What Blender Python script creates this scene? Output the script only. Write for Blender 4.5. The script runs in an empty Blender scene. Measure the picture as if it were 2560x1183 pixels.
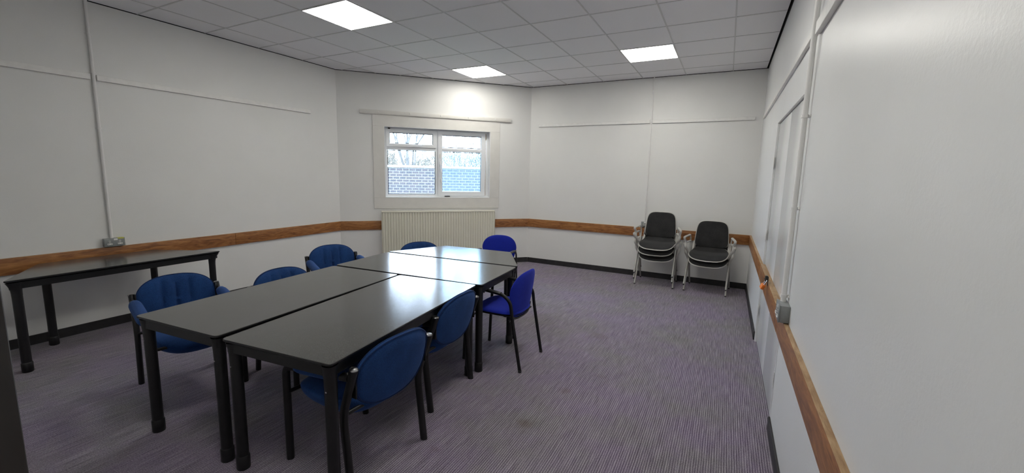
import bpy, bmesh, math, random
from mathutils import Vector, Matrix
PI = math.pi
random.seed(7)
scn = bpy.context.scene
COL = scn.collection

# ------------------------------------------------------------------ room measures (metres)
H = 1.5677                      # eye height
CEIL = 3.030
XL, XR, YB = -5.2546, 0.3624, 6.7218
A = Vector((XL, 4.4849)); B = Vector((-3.0888, YB))
YN = 0.06                       # near wall (camera stands in its doorway)
GX, GY = -3.6542, 3.3455
RZ0, RZ1 = 0.641, 0.782         # dado rail
SK = 0.085                      # skirting height

# ------------------------------------------------------------------ materials
MATS = {}
def newmat(name):
    m = bpy.data.materials.new(name); m.use_nodes = True
    nt = m.node_tree; b = nt.nodes['Principled BSDF']
    MATS[name] = m
    return m, nt, b
def setc(b, col, rough=0.5, metal=0.0, spec=0.5):
    b.inputs['Base Color'].default_value = (*col, 1)
    b.inputs['Roughness'].default_value = rough
    b.inputs['Metallic'].default_value = metal
    b.inputs['Specular IOR Level'].default_value = spec
def nd(nt, t, **kw):
    n = nt.nodes.new(t)
    for k, v in kw.items():
        if k in n.inputs: n.inputs[k].default_value = v
        else: setattr(n, k, v)
    return n
def coords(nt, scale=(1, 1, 1)):
    tc = nd(nt, 'ShaderNodeTexCoord'); mp = nd(nt, 'ShaderNodeMapping')
    mp.inputs['Scale'].default_value = scale
    nt.links.new(tc.outputs['Object'], mp.inputs['Vector'])
    return mp.outputs['Vector']
def ramp(nt, fac, stops):
    r = nd(nt, 'ShaderNodeValToRGB')
    while len(r.color_ramp.elements) < len(stops): r.color_ramp.elements.new(0.5)
    for e, (p, c) in zip(r.color_ramp.elements, stops):
        e.position = p; e.color = (*c, 1)
    nt.links.new(fac, r.inputs['Fac'])
    return r.outputs['Color']
def noise(nt, vec, scale, detail=3, rough=0.5, dist=0.0):
    n = nd(nt, 'ShaderNodeTexNoise')
    n.inputs['Scale'].default_value = scale; n.inputs['Detail'].default_value = detail
    n.inputs['Roughness'].default_value = rough; n.inputs['Distortion'].default_value = dist
    nt.links.new(vec, n.inputs['Vector'])
    return n.outputs['Fac']
def bump(nt, b, h, strength, dist=0.002):
    bp = nd(nt, 'ShaderNodeBump'); bp.inputs['Strength'].default_value = strength
    bp.inputs['Distance'].default_value = dist
    nt.links.new(h, bp.inputs['Height']); nt.links.new(bp.outputs['Normal'], b.inputs['Normal'])
def simple(name, col, rough=0.5, metal=0.0, spec=0.5, nscale=None, namt=0.1, bstr=0.0, bdist=0.001, scale=(1, 1, 1)):
    m, nt, b = newmat(name); setc(b, col, rough, metal, spec)
    if nscale:
        v = coords(nt, scale); f = noise(nt, v, nscale, 4)
        lo = tuple(c * (1 - namt) for c in col); hi = tuple(min(1, c * (1 + namt)) for c in col)
        nt.links.new(ramp(nt, f, [(0.3, lo), (0.7, hi)]), b.inputs['Base Color'])
        if bstr: bump(nt, b, f, bstr, bdist)
    return m

def wall_paint(name, col, rough, bstr, bscale):
    m, nt, b = newmat(name); setc(b, col, rough, 0, 0.5)
    v = coords(nt)
    big = noise(nt, v, 1.3, 4, 0.6); fine = noise(nt, v, bscale, 3, 0.6)
    lo = tuple(c * 0.965 for c in col)
    nt.links.new(ramp(nt, big, [(0.35, lo), (0.65, col)]), b.inputs['Base Color'])
    bump(nt, b, fine, bstr, 0.0016)
    return m
wall_paint('wall_paint', (0.78, 0.778, 0.762), 0.50, 0.35, 90)
wall_paint('wall_gloss_paint', (0.78, 0.785, 0.785), 0.33, 0.40, 75)
wall_paint('door_gloss_paint', (0.77, 0.775, 0.775), 0.16, 0.18, 30)
simple('board_paint', (0.70, 0.685, 0.65), 0.42, nscale=8, namt=0.03)
simple('trim_white', (0.80, 0.79, 0.77), 0.35, nscale=20, namt=0.04)
simple('conduit_white', (0.80, 0.79, 0.78), 0.35)
simple('upvc_white', (0.80, 0.82, 0.84), 0.28)
simple('upvc_gasket', (0.03, 0.035, 0.04), 0.5)
simple('reveal_white', (0.82, 0.83, 0.83), 0.4)
simple('stained_strip', (0.38, 0.27, 0.16), 0.6, nscale=60, namt=0.4)
simple('dark_chrome', (0.30, 0.30, 0.31), 0.32, 1.0)
simple('chrome', (0.75, 0.75, 0.76), 0.18, 1.0)
simple('black_plastic', (0.012, 0.012, 0.013), 0.42)
simple('skirting_black', (0.020, 0.019, 0.021), 0.55, nscale=15, namt=0.3)
simple('radiator_cream', (0.72, 0.70, 0.60), 0.38, nscale=5, namt=0.02)
simple('socket_grey', (0.27, 0.285, 0.285), 0.45, 0.3, nscale=40, namt=0.08)
simple('socket_white', (0.78, 0.78, 0.76), 0.4)
simple('dark_slot', (0.01, 0.01, 0.01), 0.6)
simple('yellow_label', (0.55, 0.55, 0.12), 0.5)
simple('orange_paint', (0.90, 0.24, 0.03), 0.35)
simple('void_black', (0.006, 0.006, 0.007), 0.9)
simple('frame_black', (0.007, 0.007, 0.008), 0.40, spec=0.45, nscale=30, namt=0.25)
simple('table_edge', (0.007, 0.007, 0.008), 0.42)
simple('grey_plastic', (0.50, 0.49, 0.46), 0.42, nscale=12, namt=0.06)
simple('grey_metal', (0.42, 0.41, 0.385), 0.38, 0.3)
simple('black_foot', (0.02, 0.02, 0.02), 0.6)
simple('coping_stone', (0.72, 0.72, 0.74), 0.8, nscale=6, namt=0.08)
simple('bark', (0.075, 0.07, 0.063), 0.9, nscale=10, namt=0.3)
simple('twig_tan', (0.11, 0.098, 0.07), 0.9, nscale=3, namt=0.35)
simple('ground_grass', (0.12, 0.14, 0.07), 0.95, nscale=2, namt=0.3)
simple('mesh_wire', (0.07, 0.074, 0.08), 0.5, 0.4)
simple('dark_jamb', (0.018, 0.014, 0.013), 0.4, nscale=12, namt=0.5, scale=(1, 1, .15))
simple('grille_white', (0.62, 0.62, 0.62), 0.5)

def fabric(name, col, vscale, namt=0.25, bstr=0.5, rough=0.9):
    m, nt, b = newmat(name); setc(b, col, rough, 0, 0.2)
    v = coords(nt)
    f1 = noise(nt, v, vscale, 2, 0.6); f2 = noise(nt, v, 9, 3, 0.6)
    mul = nd(nt, 'ShaderNodeMath', operation='MULTIPLY_ADD')
    nt.links.new(f1, mul.inputs[0]); mul.inputs[1].default_value = 0.7
    m2 = nd(nt, 'ShaderNodeMath', operation='MULTIPLY'); nt.links.new(f2, m2.inputs[0]); m2.inputs[1].default_value = 0.3
    nt.links.new(m2.outputs[0], mul.inputs[2])
    lo = tuple(c * (1 - namt) for c in col); hi = tuple(c * (1 + namt) for c in col)
    nt.links.new(ramp(nt, mul.outputs[0], [(0.35, lo), (0.65, hi)]), b.inputs['Base Color'])
    b.inputs['Sheen Weight'].default_value = 0.25
    b.inputs['Sheen Roughness'].default_value = 0.5
    b.inputs['Sheen Tint'].default_value = (*[min(1, c * 3 + .2) for c in col], 1)
    bump(nt, b, f1, bstr, 0.001)
    return m
fabric('petrol_blue_fabric', (0.012, 0.045, 0.155), 260, 0.35)
fabric('royal_blue_fabric', (0.010, 0.022, 0.30), 330, 0.25)
fabric('charcoal_fabric', (0.030, 0.030, 0.031), 300, 0.5, 0.7)
fabric('piping_blue', (0.008, 0.025, 0.09), 260, 0.2)

# wood for the dado rail (rails are built along their local X)
def wood(name, c0, c1, c2, rough=0.38):
    m, nt, b = newmat(name); setc(b, c1, rough)
    v = coords(nt, (1.6, 9, 9)); f = noise(nt, v, 2.6, 6, 0.66, 1.6)
    v2 = coords(nt, (3.0, 60, 60)); g = noise(nt, v2, 2.5, 3, 0.6)
    mx = nd(nt, 'ShaderNodeMath', operation='MULTIPLY_ADD'); nt.links.new(g, mx.inputs[0]); mx.inputs[1].default_value = 0.25
    nt.links.new(f, mx.inputs[2])
    nt.links.new(ramp(nt, mx.outputs[0], [(0.40, c0), (0.60, c1), (0.80, c2)]), b.inputs['Base Color'])
    bump(nt, b, g, 0.15, 0.001)
    return m
wood('rail_wood', (0.12, 0.042, 0.014), (0.28, 0.112, 0.034), (0.43, 0.195, 0.062))
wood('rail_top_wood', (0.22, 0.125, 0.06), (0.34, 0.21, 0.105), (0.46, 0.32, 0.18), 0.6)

# carpet: fine loops in ribs along Y
m, nt, b = newmat('carpet'); setc(b, (0.1, 0.09, 0.11), 0.95, 0, 0.15)
tc = nd(nt, 'ShaderNodeTexCoord')
def mapv(s):
    mp = nd(nt, 'ShaderNodeMapping'); mp.inputs['Scale'].default_value = s
    nt.links.new(tc.outputs['Object'], mp.inputs['Vector']); return mp.outputs['Vector']
ribv = mapv((1, 0.035, 1)); rib = noise(nt, ribv, 130, 2, 0.7)
loop = noise(nt, mapv((1, 0.6, 1)), 240, 2, 0.7)
fleck = noise(nt, mapv((1, 0.2, 1)), 140, 1, 0.5)
mot = noise(nt, mapv((1, 1, 1)), 1.6, 5, 0.65)
wv = nd(nt, 'ShaderNodeTexWave', bands_direction='X'); wv.inputs['Scale'].default_value = 25.0
wv.inputs['Distortion'].default_value = 1.2; wv.inputs['Detail'].default_value = 2; wv.inputs['Detail Scale'].default_value = 2.0
nt.links.new(mapv((1, .12, 1)), wv.inputs['Vector'])
rw = nd(nt, 'ShaderNodeMath', operation='MULTIPLY_ADD'); nt.links.new(wv.outputs['Fac'], rw.inputs[0]); rw.inputs[1].default_value = 0.34
rs = nd(nt, 'ShaderNodeMath', operation='MULTIPLY_ADD'); nt.links.new(rib, rs.inputs[0]); rs.inputs[1].default_value = 0.70; rs.inputs[2].default_value = -0.03
nt.links.new(rs.outputs[0], rw.inputs[2])
ad = nd(nt, 'ShaderNodeMath', operation='ADD'); nt.links.new(rw.outputs[0], ad.inputs[0]); nt.links.new(loop, ad.inputs[1])
hf = nd(nt, 'ShaderNodeMath', operation='MULTIPLY'); nt.links.new(ad.outputs[0], hf.inputs[0]); hf.inputs[1].default_value = 0.5
cr = ramp(nt, hf.outputs[0], [(0.36, (0.080, 0.060, 0.100)), (0.50, (0.200, 0.162, 0.232)), (0.66, (0.42, 0.375, 0.44))])
ol = ramp(nt, mot, [(0.40, (0.0, 0.0, 0.0)), (0.66, (0.85, 0.85, 0.85))])
mx = nd(nt, 'ShaderNodeMix', data_type='RGBA'); nt.links.new(ol, mx.inputs[0])
mix_in = [s for s in mx.inputs if s.type == 'RGBA']
nt.links.new(cr, mix_in[0]); 
cr2 = ramp(nt, hf.outputs[0], [(0.36, (0.078, 0.073, 0.074)), (0.50, (0.185, 0.176, 0.176)), (0.66, (0.38, 0.37, 0.36))])
nt.links.new(cr2, mix_in[1])
# a few brown stains with their own outline
sep = nd(nt, 'ShaderNodeSeparateXYZ'); nt.links.new(tc.outputs['Object'], sep.inputs[0])
wob = noise(nt, mapv((1, 1, 1)), 9, 3, 0.6)
prev = [s for s in mx.outputs if s.type == 'RGBA'][0]
for (sx, sy, r, amt) in ((-1.02, 2.22, 0.13, .40), (-0.92, 2.75, 0.10, .30), (-1.0, 3.9, .2, .22), (-.62, 4.25, .12, .22), (-1.35, 1.75, .07, .25), (-.75, 3.1, .12, .15)):
    dx = nd(nt, 'ShaderNodeMath', operation='SUBTRACT'); nt.links.new(sep.outputs[0], dx.inputs[0]); dx.inputs[1].default_value = sx
    dy = nd(nt, 'ShaderNodeMath', operation='SUBTRACT'); nt.links.new(sep.outputs[1], dy.inputs[0]); dy.inputs[1].default_value = sy
    cmb = nd(nt, 'ShaderNodeCombineXYZ'); nt.links.new(dx.outputs[0], cmb.inputs[0]); nt.links.new(dy.outputs[0], cmb.inputs[1])
    ln = nd(nt, 'ShaderNodeVectorMath', operation='LENGTH'); nt.links.new(cmb.outputs[0], ln.inputs[0])
    wa = nd(nt, 'ShaderNodeMath', operation='MULTIPLY_ADD'); nt.links.new(wob, wa.inputs[0]); wa.inputs[1].default_value = -r * 1.6
    nt.links.new(ln.outputs['Value'], wa.inputs[2])
    mr = nd(nt, 'ShaderNodeMapRange'); nt.links.new(wa.outputs[0], mr.inputs['Value'])
    mr.inputs['From Min'].default_value = -r * .2; mr.inputs['From Max'].default_value = -r * .75
    mr.inputs['To Min'].default_value = 0; mr.inputs['To Max'].default_value = amt
    m3 = nd(nt, 'ShaderNodeMix', data_type='RGBA'); nt.links.new(mr.outputs[0], m3.inputs[0])
    ii = [s for s in m3.inputs if s.type == 'RGBA']; nt.links.new(prev, ii[0]); ii[1].default_value = (0.085, 0.045, 0.025, 1)
    prev = [s for s in m3.outputs if s.type == 'RGBA'][0]
nt.links.new(prev, b.inputs['Base Color'])
b.inputs['Sheen Weight'].default_value = 0.1
bump(nt, b, hf.outputs[0], 0.8, 0.004)

# table laminate: dark grey speckle, satin, a few scuffs
m, nt, b = newmat('table_laminate'); setc(b, (0.05, 0.05, 0.05), 0.3, 0, 0.7)
v = coords(nt); f = noise(nt, v, 420, 2, 0.6)
nt.links.new(ramp(nt, f, [(0.35, (0.030, 0.030, 0.029)), (0.7, (0.085, 0.084, 0.080))]), b.inputs['Base Color'])
v2 = coords(nt, (1, .5, 1)); g = noise(nt, v2, 14, 6, 0.7)
mr = nd(nt, 'ShaderNodeMapRange'); nt.links.new(g, mr.inputs['Value'])
mr.inputs['To Min'].default_value = 0.12; mr.inputs['To Max'].default_value = 0.22
nt.links.new(mr.outputs[0], b.inputs['Roughness'])
bump(nt, b, f, 0.05, 0.0003)

# ceiling tile: fine mineral fleck
m, nt, b = newmat('ceiling_tile'); setc(b, (0.55, 0.545, 0.56), 0.85, 0, 0.2)
v = coords(nt); f = noise(nt, v, 260, 3, 0.7)
nt.links.new(ramp(nt, f, [(0.3, (0.82, 0.815, 0.83)), (0.7, (0.90, 0.895, 0.91))]), b.inputs['Base Color'])
bump(nt, b, f, 0.3, 0.001)

# lamps
m, nt, b = newmat('lamp_diffuser'); setc(b, (0.9, 0.9, 0.88), 0.5)
b.inputs['Emission Color'].default_value = (1.0, 0.975, 0.90, 1); b.inputs['Emission Strength'].default_value = 16.0

# glass panes
def glass(name, tint, haze):
    m = bpy.data.materials.new(name); m.use_nodes = True; nt = m.node_tree; nt.nodes.clear()
    out = nd(nt, 'ShaderNodeOutputMaterial'); tr = nd(nt, 'ShaderNodeBsdfTransparent'); gl = nd(nt, 'ShaderNodeBsdfGlossy')
    tr.inputs['Color'].default_value = (*tint, 1); gl.inputs['Roughness'].default_value = 0.02
    fr = nd(nt, 'ShaderNodeFresnel'); fr.inputs['IOR'].default_value = 1.3
    mx = nd(nt, 'ShaderNodeMixShader'); nt.links.new(fr.outputs[0], mx.inputs[0]); nt.links.new(tr.outputs[0], mx.inputs[1]); nt.links.new(gl.outputs[0], mx.inputs[2])
    if haze:
        tl = nd(nt, 'ShaderNodeBsdfTranslucent'); tl.inputs['Color'].default_value = (0.72, 0.86, 1.0, 1)
        m2 = nd(nt, 'ShaderNodeMixShader'); m2.inputs[0].default_value = haze
        nt.links.new(mx.outputs[0], m2.inputs[1]); nt.links.new(tl.outputs[0], m2.inputs[2]); nt.links.new(m2.outputs[0], out.inputs[0])
    else: nt.links.new(mx.outputs[0], out.inputs[0])
    MATS[name] = m
glass('pane_glass', (0.96, 0.98, 1.0), 0.02)
glass('misted_glass', (0.80, 0.93, 1.0), 0.05)

# brick
m, nt, b = newmat('brick'); setc(b, (0.3, 0.15, 0.12), 0.9)
tc = nd(nt, 'ShaderNodeTexCoord'); sp = nd(nt, 'ShaderNodeSeparateXYZ'); cb = nd(nt, 'ShaderNodeCombineXYZ')
nt.links.new(tc.outputs['Object'], sp.inputs[0]); nt.links.new(sp.outputs[0], cb.inputs[0]); nt.links.new(sp.outputs[2], cb.inputs[1])
bk = nd(nt, 'ShaderNodeTexBrick'); nt.links.new(cb.outputs[0], bk.inputs['Vector'])
bk.inputs['Scale'].default_value = 1.0; bk.inputs['Brick Width'].default_value = 0.172; bk.inputs['Row Height'].default_value = 0.075
bk.inputs['Mortar Size'].default_value = 0.009; bk.inputs['Mortar Smooth'].default_value = 0.1
bk.inputs['Color1'].default_value = (0.036, 0.025, 0.028, 1); bk.inputs['Color2'].default_value = (0.020, 0.017, 0.023, 1)
bk.inputs['Mortar'].default_value = (0.13, 0.13, 0.13, 1)
nt.links.new(bk.outputs['Color'], b.inputs['Base Color'])

# ------------------------------------------------------------------ mesh helpers
def obj(name, bm, mat, parent=None, loc=None, rot=None, smooth=True, angle=38):
    bmesh.ops.recalc_face_normals(bm, faces=bm.faces)
    me = bpy.data.meshes.new(name); bm.to_mesh(me); bm.free()
    mats = mat if isinstance(mat, (list, tuple)) else [mat]
    for k in mats: me.materials.append(MATS[k])
    if smooth:
        for p in me.polygons: p.use_smooth = True
        me.set_sharp_from_angle(angle=math.radians(angle))
    o = bpy.data.objects.new(name, me); COL.objects.link(o)
    if parent is not None: o.parent = parent
    if loc is not None: o.location = loc
    if rot is not None: o.rotation_euler = rot
    return o
def empty(name, loc=(0, 0, 0), rz=0.0, parent=None):
    o = bpy.data.objects.new(name, None); COL.objects.link(o)
    o.location = loc; o.rotation_euler = (0, 0, rz); o.empty_display_size = 0.1
    if parent is not None: o.parent = parent
    return o
def tag(o, label, cat, group=None):
    o['label'] = label; o['category'] = cat
    if group: o['group'] = group
    return o
def struct(o): o['kind'] = 'structure'; return o
def dup(root, loc, rz, label, group=None):
    def rec(o, par):
        c = o.copy(); COL.objects.link(c); c.parent = par
        for ch in list(o.children): rec(ch, c)
        return c
    kids = list(root.children); r = root.copy(); COL.objects.link(r)
    r.location = loc; r.rotation_euler = (0, 0, rz); r['label'] = label
    if group: r['group'] = group
    for ch in kids: rec(ch, r)
    return r
def box(bm, x0, y0, z0, x1, y1, z1, bev=0.0, seg=2, mi=0):
    t = bmesh.new(); bmesh.ops.create_cube(t, size=1)
    for v in t.verts: v.co = Vector(((x0 + x1) / 2 + v.co.x * (x1 - x0), (y0 + y1) / 2 + v.co.y * (y1 - y0), (z0 + z1) / 2 + v.co.z * (z1 - z0)))
    if bev: bmesh.ops.bevel(t, geom=list(t.edges), offset=bev, segments=seg, affect='EDGES', profile=0.5)
    merge(bm, t, mi); return bm
def merge(bm, t, mi=0, mat=None):
    t.verts.ensure_lookup_table(); mp = {}
    for v in t.verts: mp[v] = bm.verts.new(mat @ v.co if mat else v.co)
    for f in t.faces:
        try: g = bm.faces.new([mp[v] for v in f.verts]); g.material_index = mi
        except ValueError: pass
    t.free()
def rounded(pts, r, seg=6):
    """polyline with rounded corners"""
    pts = [Vector(p) for p in pts]; out = [pts[0]]
    for i in range(1, len(pts) - 1):
        a, p, c = pts[i - 1], pts[i], pts[i + 1]
        rr = min(r, (p - a).length * .48, (c - p).length * .48)
        s = p + (a - p).normalized() * rr; e = p + (c - p).normalized() * rr
        for k in range(seg + 1):
            t = k / seg; out.append(s * (1 - t) ** 2 + p * 2 * t * (1 - t) + e * t * t)
    out.append(pts[-1]); return out
def tube(bm, pts, r, n=12, cap=True, sx=1.0, sy=1.0, up=None, radii=None, mi=0):
    pts = [Vector(p) for p in pts]; rings = []
    d0 = (pts[1] - pts[0]).normalized()
    ref = Vector(up) if up else (Vector((0, 1, 0)) if abs(d0.y) < .9 else Vector((1, 0, 0)))
    side = d0.cross(ref).normalized(); 
    for i, p in enumerate(pts):
        if i == 0: d = pts[1] - pts[0]
        elif i == len(pts) - 1: d = pts[-1] - pts[-2]
        else: d = (pts[i + 1] - p).normalized() + (p - pts[i - 1]).normalized()
        d.normalize()
        side = (side - d * side.dot(d)).normalized(); w = d.cross(side).normalized()
        rr = radii[i] if radii else r
        rings.append([bm.verts.new(p + side * math.cos(2 * PI * k / n) * rr * sx + w * math.sin(2 * PI * k / n) * rr * sy) for k in range(n)])
    for a, c in zip(rings, rings[1:]):
        for k in range(n):
            f = bm.faces.new((a[k], a[(k + 1) % n], c[(k + 1) % n], c[k])); f.material_index = mi
    if cap:
        for rg in (rings[0], rings[-1]):
            f = bm.faces.new(rg); f.material_index = mi
    return bm
def lathe(bm, prof, n=20, c=(0, 0, 0)):
    rings = [[bm.verts.new((c[0] + r * math.cos(2 * PI * k / n), c[1] + r * math.sin(2 * PI * k / n), c[2] + z)) for k in range(n)] for r, z in prof]
    for a, d in zip(rings, rings[1:]):
        for k in range(n): bm.faces.new((a[k], a[(k + 1) % n], d[(k + 1) % n], d[k]))
    bm.faces.new(rings[0]); bm.faces.new(rings[-1]); return bm
def super_outline(a, b, n, taper=0.0, N=56):
    out = []
    for k in range(N):
        t = 2 * PI * k / N; c, s = math.cos(t), math.sin(t)
        u = a * math.copysign(abs(c) ** (2 / n), c); v = b * math.copysign(abs(s) ** (2 / n), s)
        out.append((u * (1 + taper * v / b), v))
    return out
def pad(bm, outline, T, mp, off=0.0, rings=10, pw=4.0, seam=None, flat_back=False, mi=0, backT=None):
    """cushion: two domed faces over an outline in (u,v); mp maps (u,v,w) to space"""
    N = len(outline); bT = T if backT is None else backT
    def sheet(sign, TT):
        cen = bm.verts.new(mp(0, 0, off + sign * TT / 2)); rs = []
        for i in range(1, rings + 1):
            rho = math.sin(i / rings * PI / 2)
            hh = TT / 2 * max(0.0, 1 - rho ** pw) ** 0.5
            row = []
            for (u, v) in outline:
                w = sign * hh
                if seam and sign > 0: w -= seam(u * rho, v * rho) * (hh / (TT / 2))
                row.append(bm.verts.new(mp(u * rho, v * rho, off + w)))
            rs.append(row)
        for k in range(N): f = bm.faces.new((cen, rs[0][k], rs[0][(k + 1) % N])); f.material_index = mi
        for a, c in zip(rs, rs[1:]):
            for k in range(N): f = bm.faces.new((a[k], c[k], c[(k + 1) % N], a[(k + 1) % N])); f.material_index = mi
        return rs[-1]
    e1 = sheet(1, T); e2 = sheet(-1, bT)
    for k in range(N):
        bmesh.ops.pointmerge(bm, verts=[e1[k], e2[k]], merge_co=e1[k].co)
    return bm
def round_poly(pts, r, seg=5):
    out = []; n = len(pts); pts = [Vector(p) for p in pts]
    for i in range(n):
        a, p, c = pts[i - 1], pts[i], pts[(i + 1) % n]
        s = p + (a - p).normalized() * r; e = p + (c - p).normalized() * r
        for k in range(seg + 1):
            t = k / seg; out.append(s * (1 - t) ** 2 + p * 2 * t * (1 - t) + e * t * t)
    return out
def inset(pts, d):
    """convex CCW polygon moved inwards by d"""
    n = len(pts); out = []; pts = [Vector(p[:2]) for p in pts]
    for i in range(n):
        a, p, c = pts[i - 1], pts[i], pts[(i + 1) % n]
        e1 = (p - a).normalized(); e2 = (c - p).normalized()
        n1 = Vector((-e1.y, e1.x)); n2 = Vector((-e2.y, e2.x))
        bis = (n1 + n2).normalized(); out.append(p + bis * (d / bis.dot(n1)))
    return out
def prism(bm, pts, z0, z1, mi_side=0, mi_top=0, mi_bot=0, ch=0.0):
    lo = [bm.verts.new((p[0], p[1], z0)) for p in pts]
    levels = [lo]
    if ch:
        levels.append([bm.verts.new((p[0], p[1], z1 - ch)) for p in pts])
        q = inset([(p[0], p[1]) for p in pts], ch)
        levels.append([bm.verts.new((p[0], p[1], z1)) for p in q])
    else: levels.append([bm.verts.new((p[0], p[1], z1)) for p in pts])
    n = len(pts)
    for a, c in zip(levels, levels[1:]):
        for k in range(n): f = bm.faces.new((a[k], a[(k + 1) % n], c[(k + 1) % n], c[k])); f.material_index = mi_side
    f = bm.faces.new(lo[::-1]); f.material_index = mi_bot
    f = bm.faces.new(levels[-1]); f.material_index = mi_top
    return bm
def clip_convex(poly, conv):
    """Sutherland-Hodgman: poly clipped by the CCW convex polygon conv"""
    out = [tuple(p) for p in poly]
    for i in range(len(conv)):
        a, b = conv[i], conv[(i + 1) % len(conv)]; inp = out; out = []
        if not inp: return []
        def sd(p): return (b[0] - a[0]) * (p[1] - a[1]) - (b[1] - a[1]) * (p[0] - a[0])
        for j in range(len(inp)):
            p, q = inp[j - 1], inp[j]; sp, sq = sd(p), sd(q)
            if sp >= 0 and sq >= 0: out.append(q)
            elif sp >= 0 or sq >= 0:
                t = sp / (sp - sq); x = (p[0] + (q[0] - p[0]) * t, p[1] + (q[1] - p[1]) * t)
                out.append(x)
                if sq >= 0: out.append(q)
    return out

# ------------------------------------------------------------------ room shell
uAB = (B - A).normalized(); LAB = (B - A).length
WALLS = {'left': ((XL, 0.0), PI / 2), 'window': ((A.x, A.y), math.atan2(uAB.y, uAB.x)),
         'back': ((B.x, B.y), 0.0), 'right': ((XR, YB), -PI / 2), 'near': ((XR, YN), PI)}
def on_wall(name, w, bm, mat, parent=None, **kw):
    (x, y), a = WALLS[w]
    if parent is not None: return obj(name, bm, mat, parent, **kw)
    return obj(name, bm, mat, None, (x, y, 0), (0, 0, a), **kw)
def wall_empty(name, w, lx=0, ly=0, lz=0):
    (x, y), a = WALLS[w]; v = Matrix.Rotation(a, 2) @ Vector((lx, ly))
    return empty(name, (x + v.x, y + v.y, lz), a)
WT = 0.25; WH = CEIL + 0.22
# left wall
bm = bmesh.new(); box(bm, -0.20, 0, 0, A.y + .10, WT, WH); struct(on_wall('wall_left', 'left', bm, 'wall_paint', smooth=False))
# window wall with opening
OX0, OX1, OZ0, OZ1 = 0.675, 2.387, 1.147, 2.256
bm = bmesh.new()
box(bm, 0, 0, 0, LAB, WT, OZ0); box(bm, 0, 0, OZ1, LAB, WT, WH); box(bm, 0, 0, OZ0, OX0, WT, OZ1); box(bm, OX1, 0, OZ0, LAB, WT, OZ1)
struct(on_wall('wall_window', 'window', bm, 'wall_paint', smooth=False))
# back wall
bm = bmesh.new(); box(bm, -.10, 0, 0, XR - B.x + WT, WT, WH); struct(on_wall('wall_back', 'back', bm, 'wall_paint', smooth=False))
# right wall with door opening; local x = YB - y
D0, D1, DZ = YB - 4.575, YB - 2.945, 2.092
bm = bmesh.new(); Lr = YB + 0.30
box(bm, 0, 0, 0, D0, WT, WH); box(bm, D1, 0, 0, Lr, WT, WH); box(bm, D0, 0, DZ, D1, WT, WH)
struct(on_wall('wall_right', 'right', bm, 'wall_gloss_paint', smooth=False))
# near wall with the doorway the camera looks from; local x = XR - x
bm = bmesh.new(); JX = -0.62
box(bm, XR - JX, 0, 0, XR - XL, .18, WH); box(bm, 0, 0, 2.1, XR - JX, .18, WH)
struct(on_wall('wall_near', 'near', bm, 'wall_paint', smooth=False))
# lobby beyond the doorway
bm = bmesh.new()
box(bm, -1.0, -1.5, 0, -.9, YN - .18, WH); box(bm, -1.0, -1.6, 0, XR + WT, -1.5, WH); box(bm, XR, -1.5, 0, XR + .1, -.30, WH)
box(bm, -1.0, -1.6, 2.7, XR + WT, YN - .18, 2.8); box(bm, -1.0, -1.6, -.05, XR + WT, YN, 0)
struct(obj('wall_lobby', bm, 'wall_paint', smooth=False))
# dark door jamb at the very left edge of the view
bm = bmesh.new(); box(bm, -0.66, YN - .19, 0, -0.600, 0.119, 2.1, 0.004); struct(obj('trim_1', bm, 'dark_jamb'))
# floor
ROOM = [(XL, YN), (XR, YN), (XR, YB), (B.x, B.y), (A.x, A.y)]
bm = bmesh.new(); prism(bm, [(XL - .05, YN), (XR + .05, YN), (XR + .05, YB + .05), (B.x - .03, B.y + .05), (A.x - .05, A.y + .03)], -0.05, 0.0)
struct(obj('floor', bm, 'carpet', smooth=False))
# ceiling: tiles, then the exposed T-grid as a part, a black sheet painted as the void's shade above the gap
gap = 0.007
CP = [(XL + gap, YN + gap), (XR - .020, YN + gap), (XR - .020, YB - gap), (B.x + .004, B.y - gap), (A.x + gap, A.y - .004)]
bm = bmesh.new(); prism(bm, CP, CEIL + 0.004, CEIL + 0.02)
ceil = struct(obj('ceiling', bm, 'ceiling_tile', smooth=False))
bm = bmesh.new(); TW = 0.0065
for i in range(-3, 8):
    x = GX + .6 * i; q = clip_convex([(x - TW, 0), (x + TW, 0), (x + TW, 8), (x - TW, 8)], CP)
    if len(q) > 2: prism(bm, q, CEIL, CEIL + .006)
for j in range(-6, 7):
    y = GY + .6 * j; q = clip_convex([(-7, y - TW), (2, y - TW), (2, y + TW), (-7, y + TW)], CP)
    if len(q) > 2: prism(bm, q, CEIL + .0004, CEIL + .006)
obj('ceiling_grid', bm, 'grille_white', ceil, smooth=False)
bm = bmesh.new(); prism(bm, [(XL - .1, -.2), (XR + .1, -.2), (XR + .1, YB + .1), (B.x - .1, B.y + .1), (A.x - .1, A.y + .1)], CEIL + .09, CEIL + .10)
obj('void_shade_sheet', bm, 'void_black', ceil, smooth=False)
# black strip painted as the shade in the gap beside the right wall
bm = bmesh.new(); box(bm, 0, -.004, CEIL - .004, Lr, 0, CEIL + .09); struct(on_wall('trim_2', 'right', bm, 'void_black', smooth=False))
for w, L in (('left', A.y), ('window', LAB), ('back', XR - B.x)):
    bm = bmesh.new(); box(bm, 0.002, -.003, CEIL - .003, L - .002, 0, CEIL + .09)
    struct(on_wall('trim_' + {'left': '3', 'window': '4', 'back': '5'}[w], w, bm, 'void_black', smooth=False))  # black strips painted as the thin shade line along the ceiling edge

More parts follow.
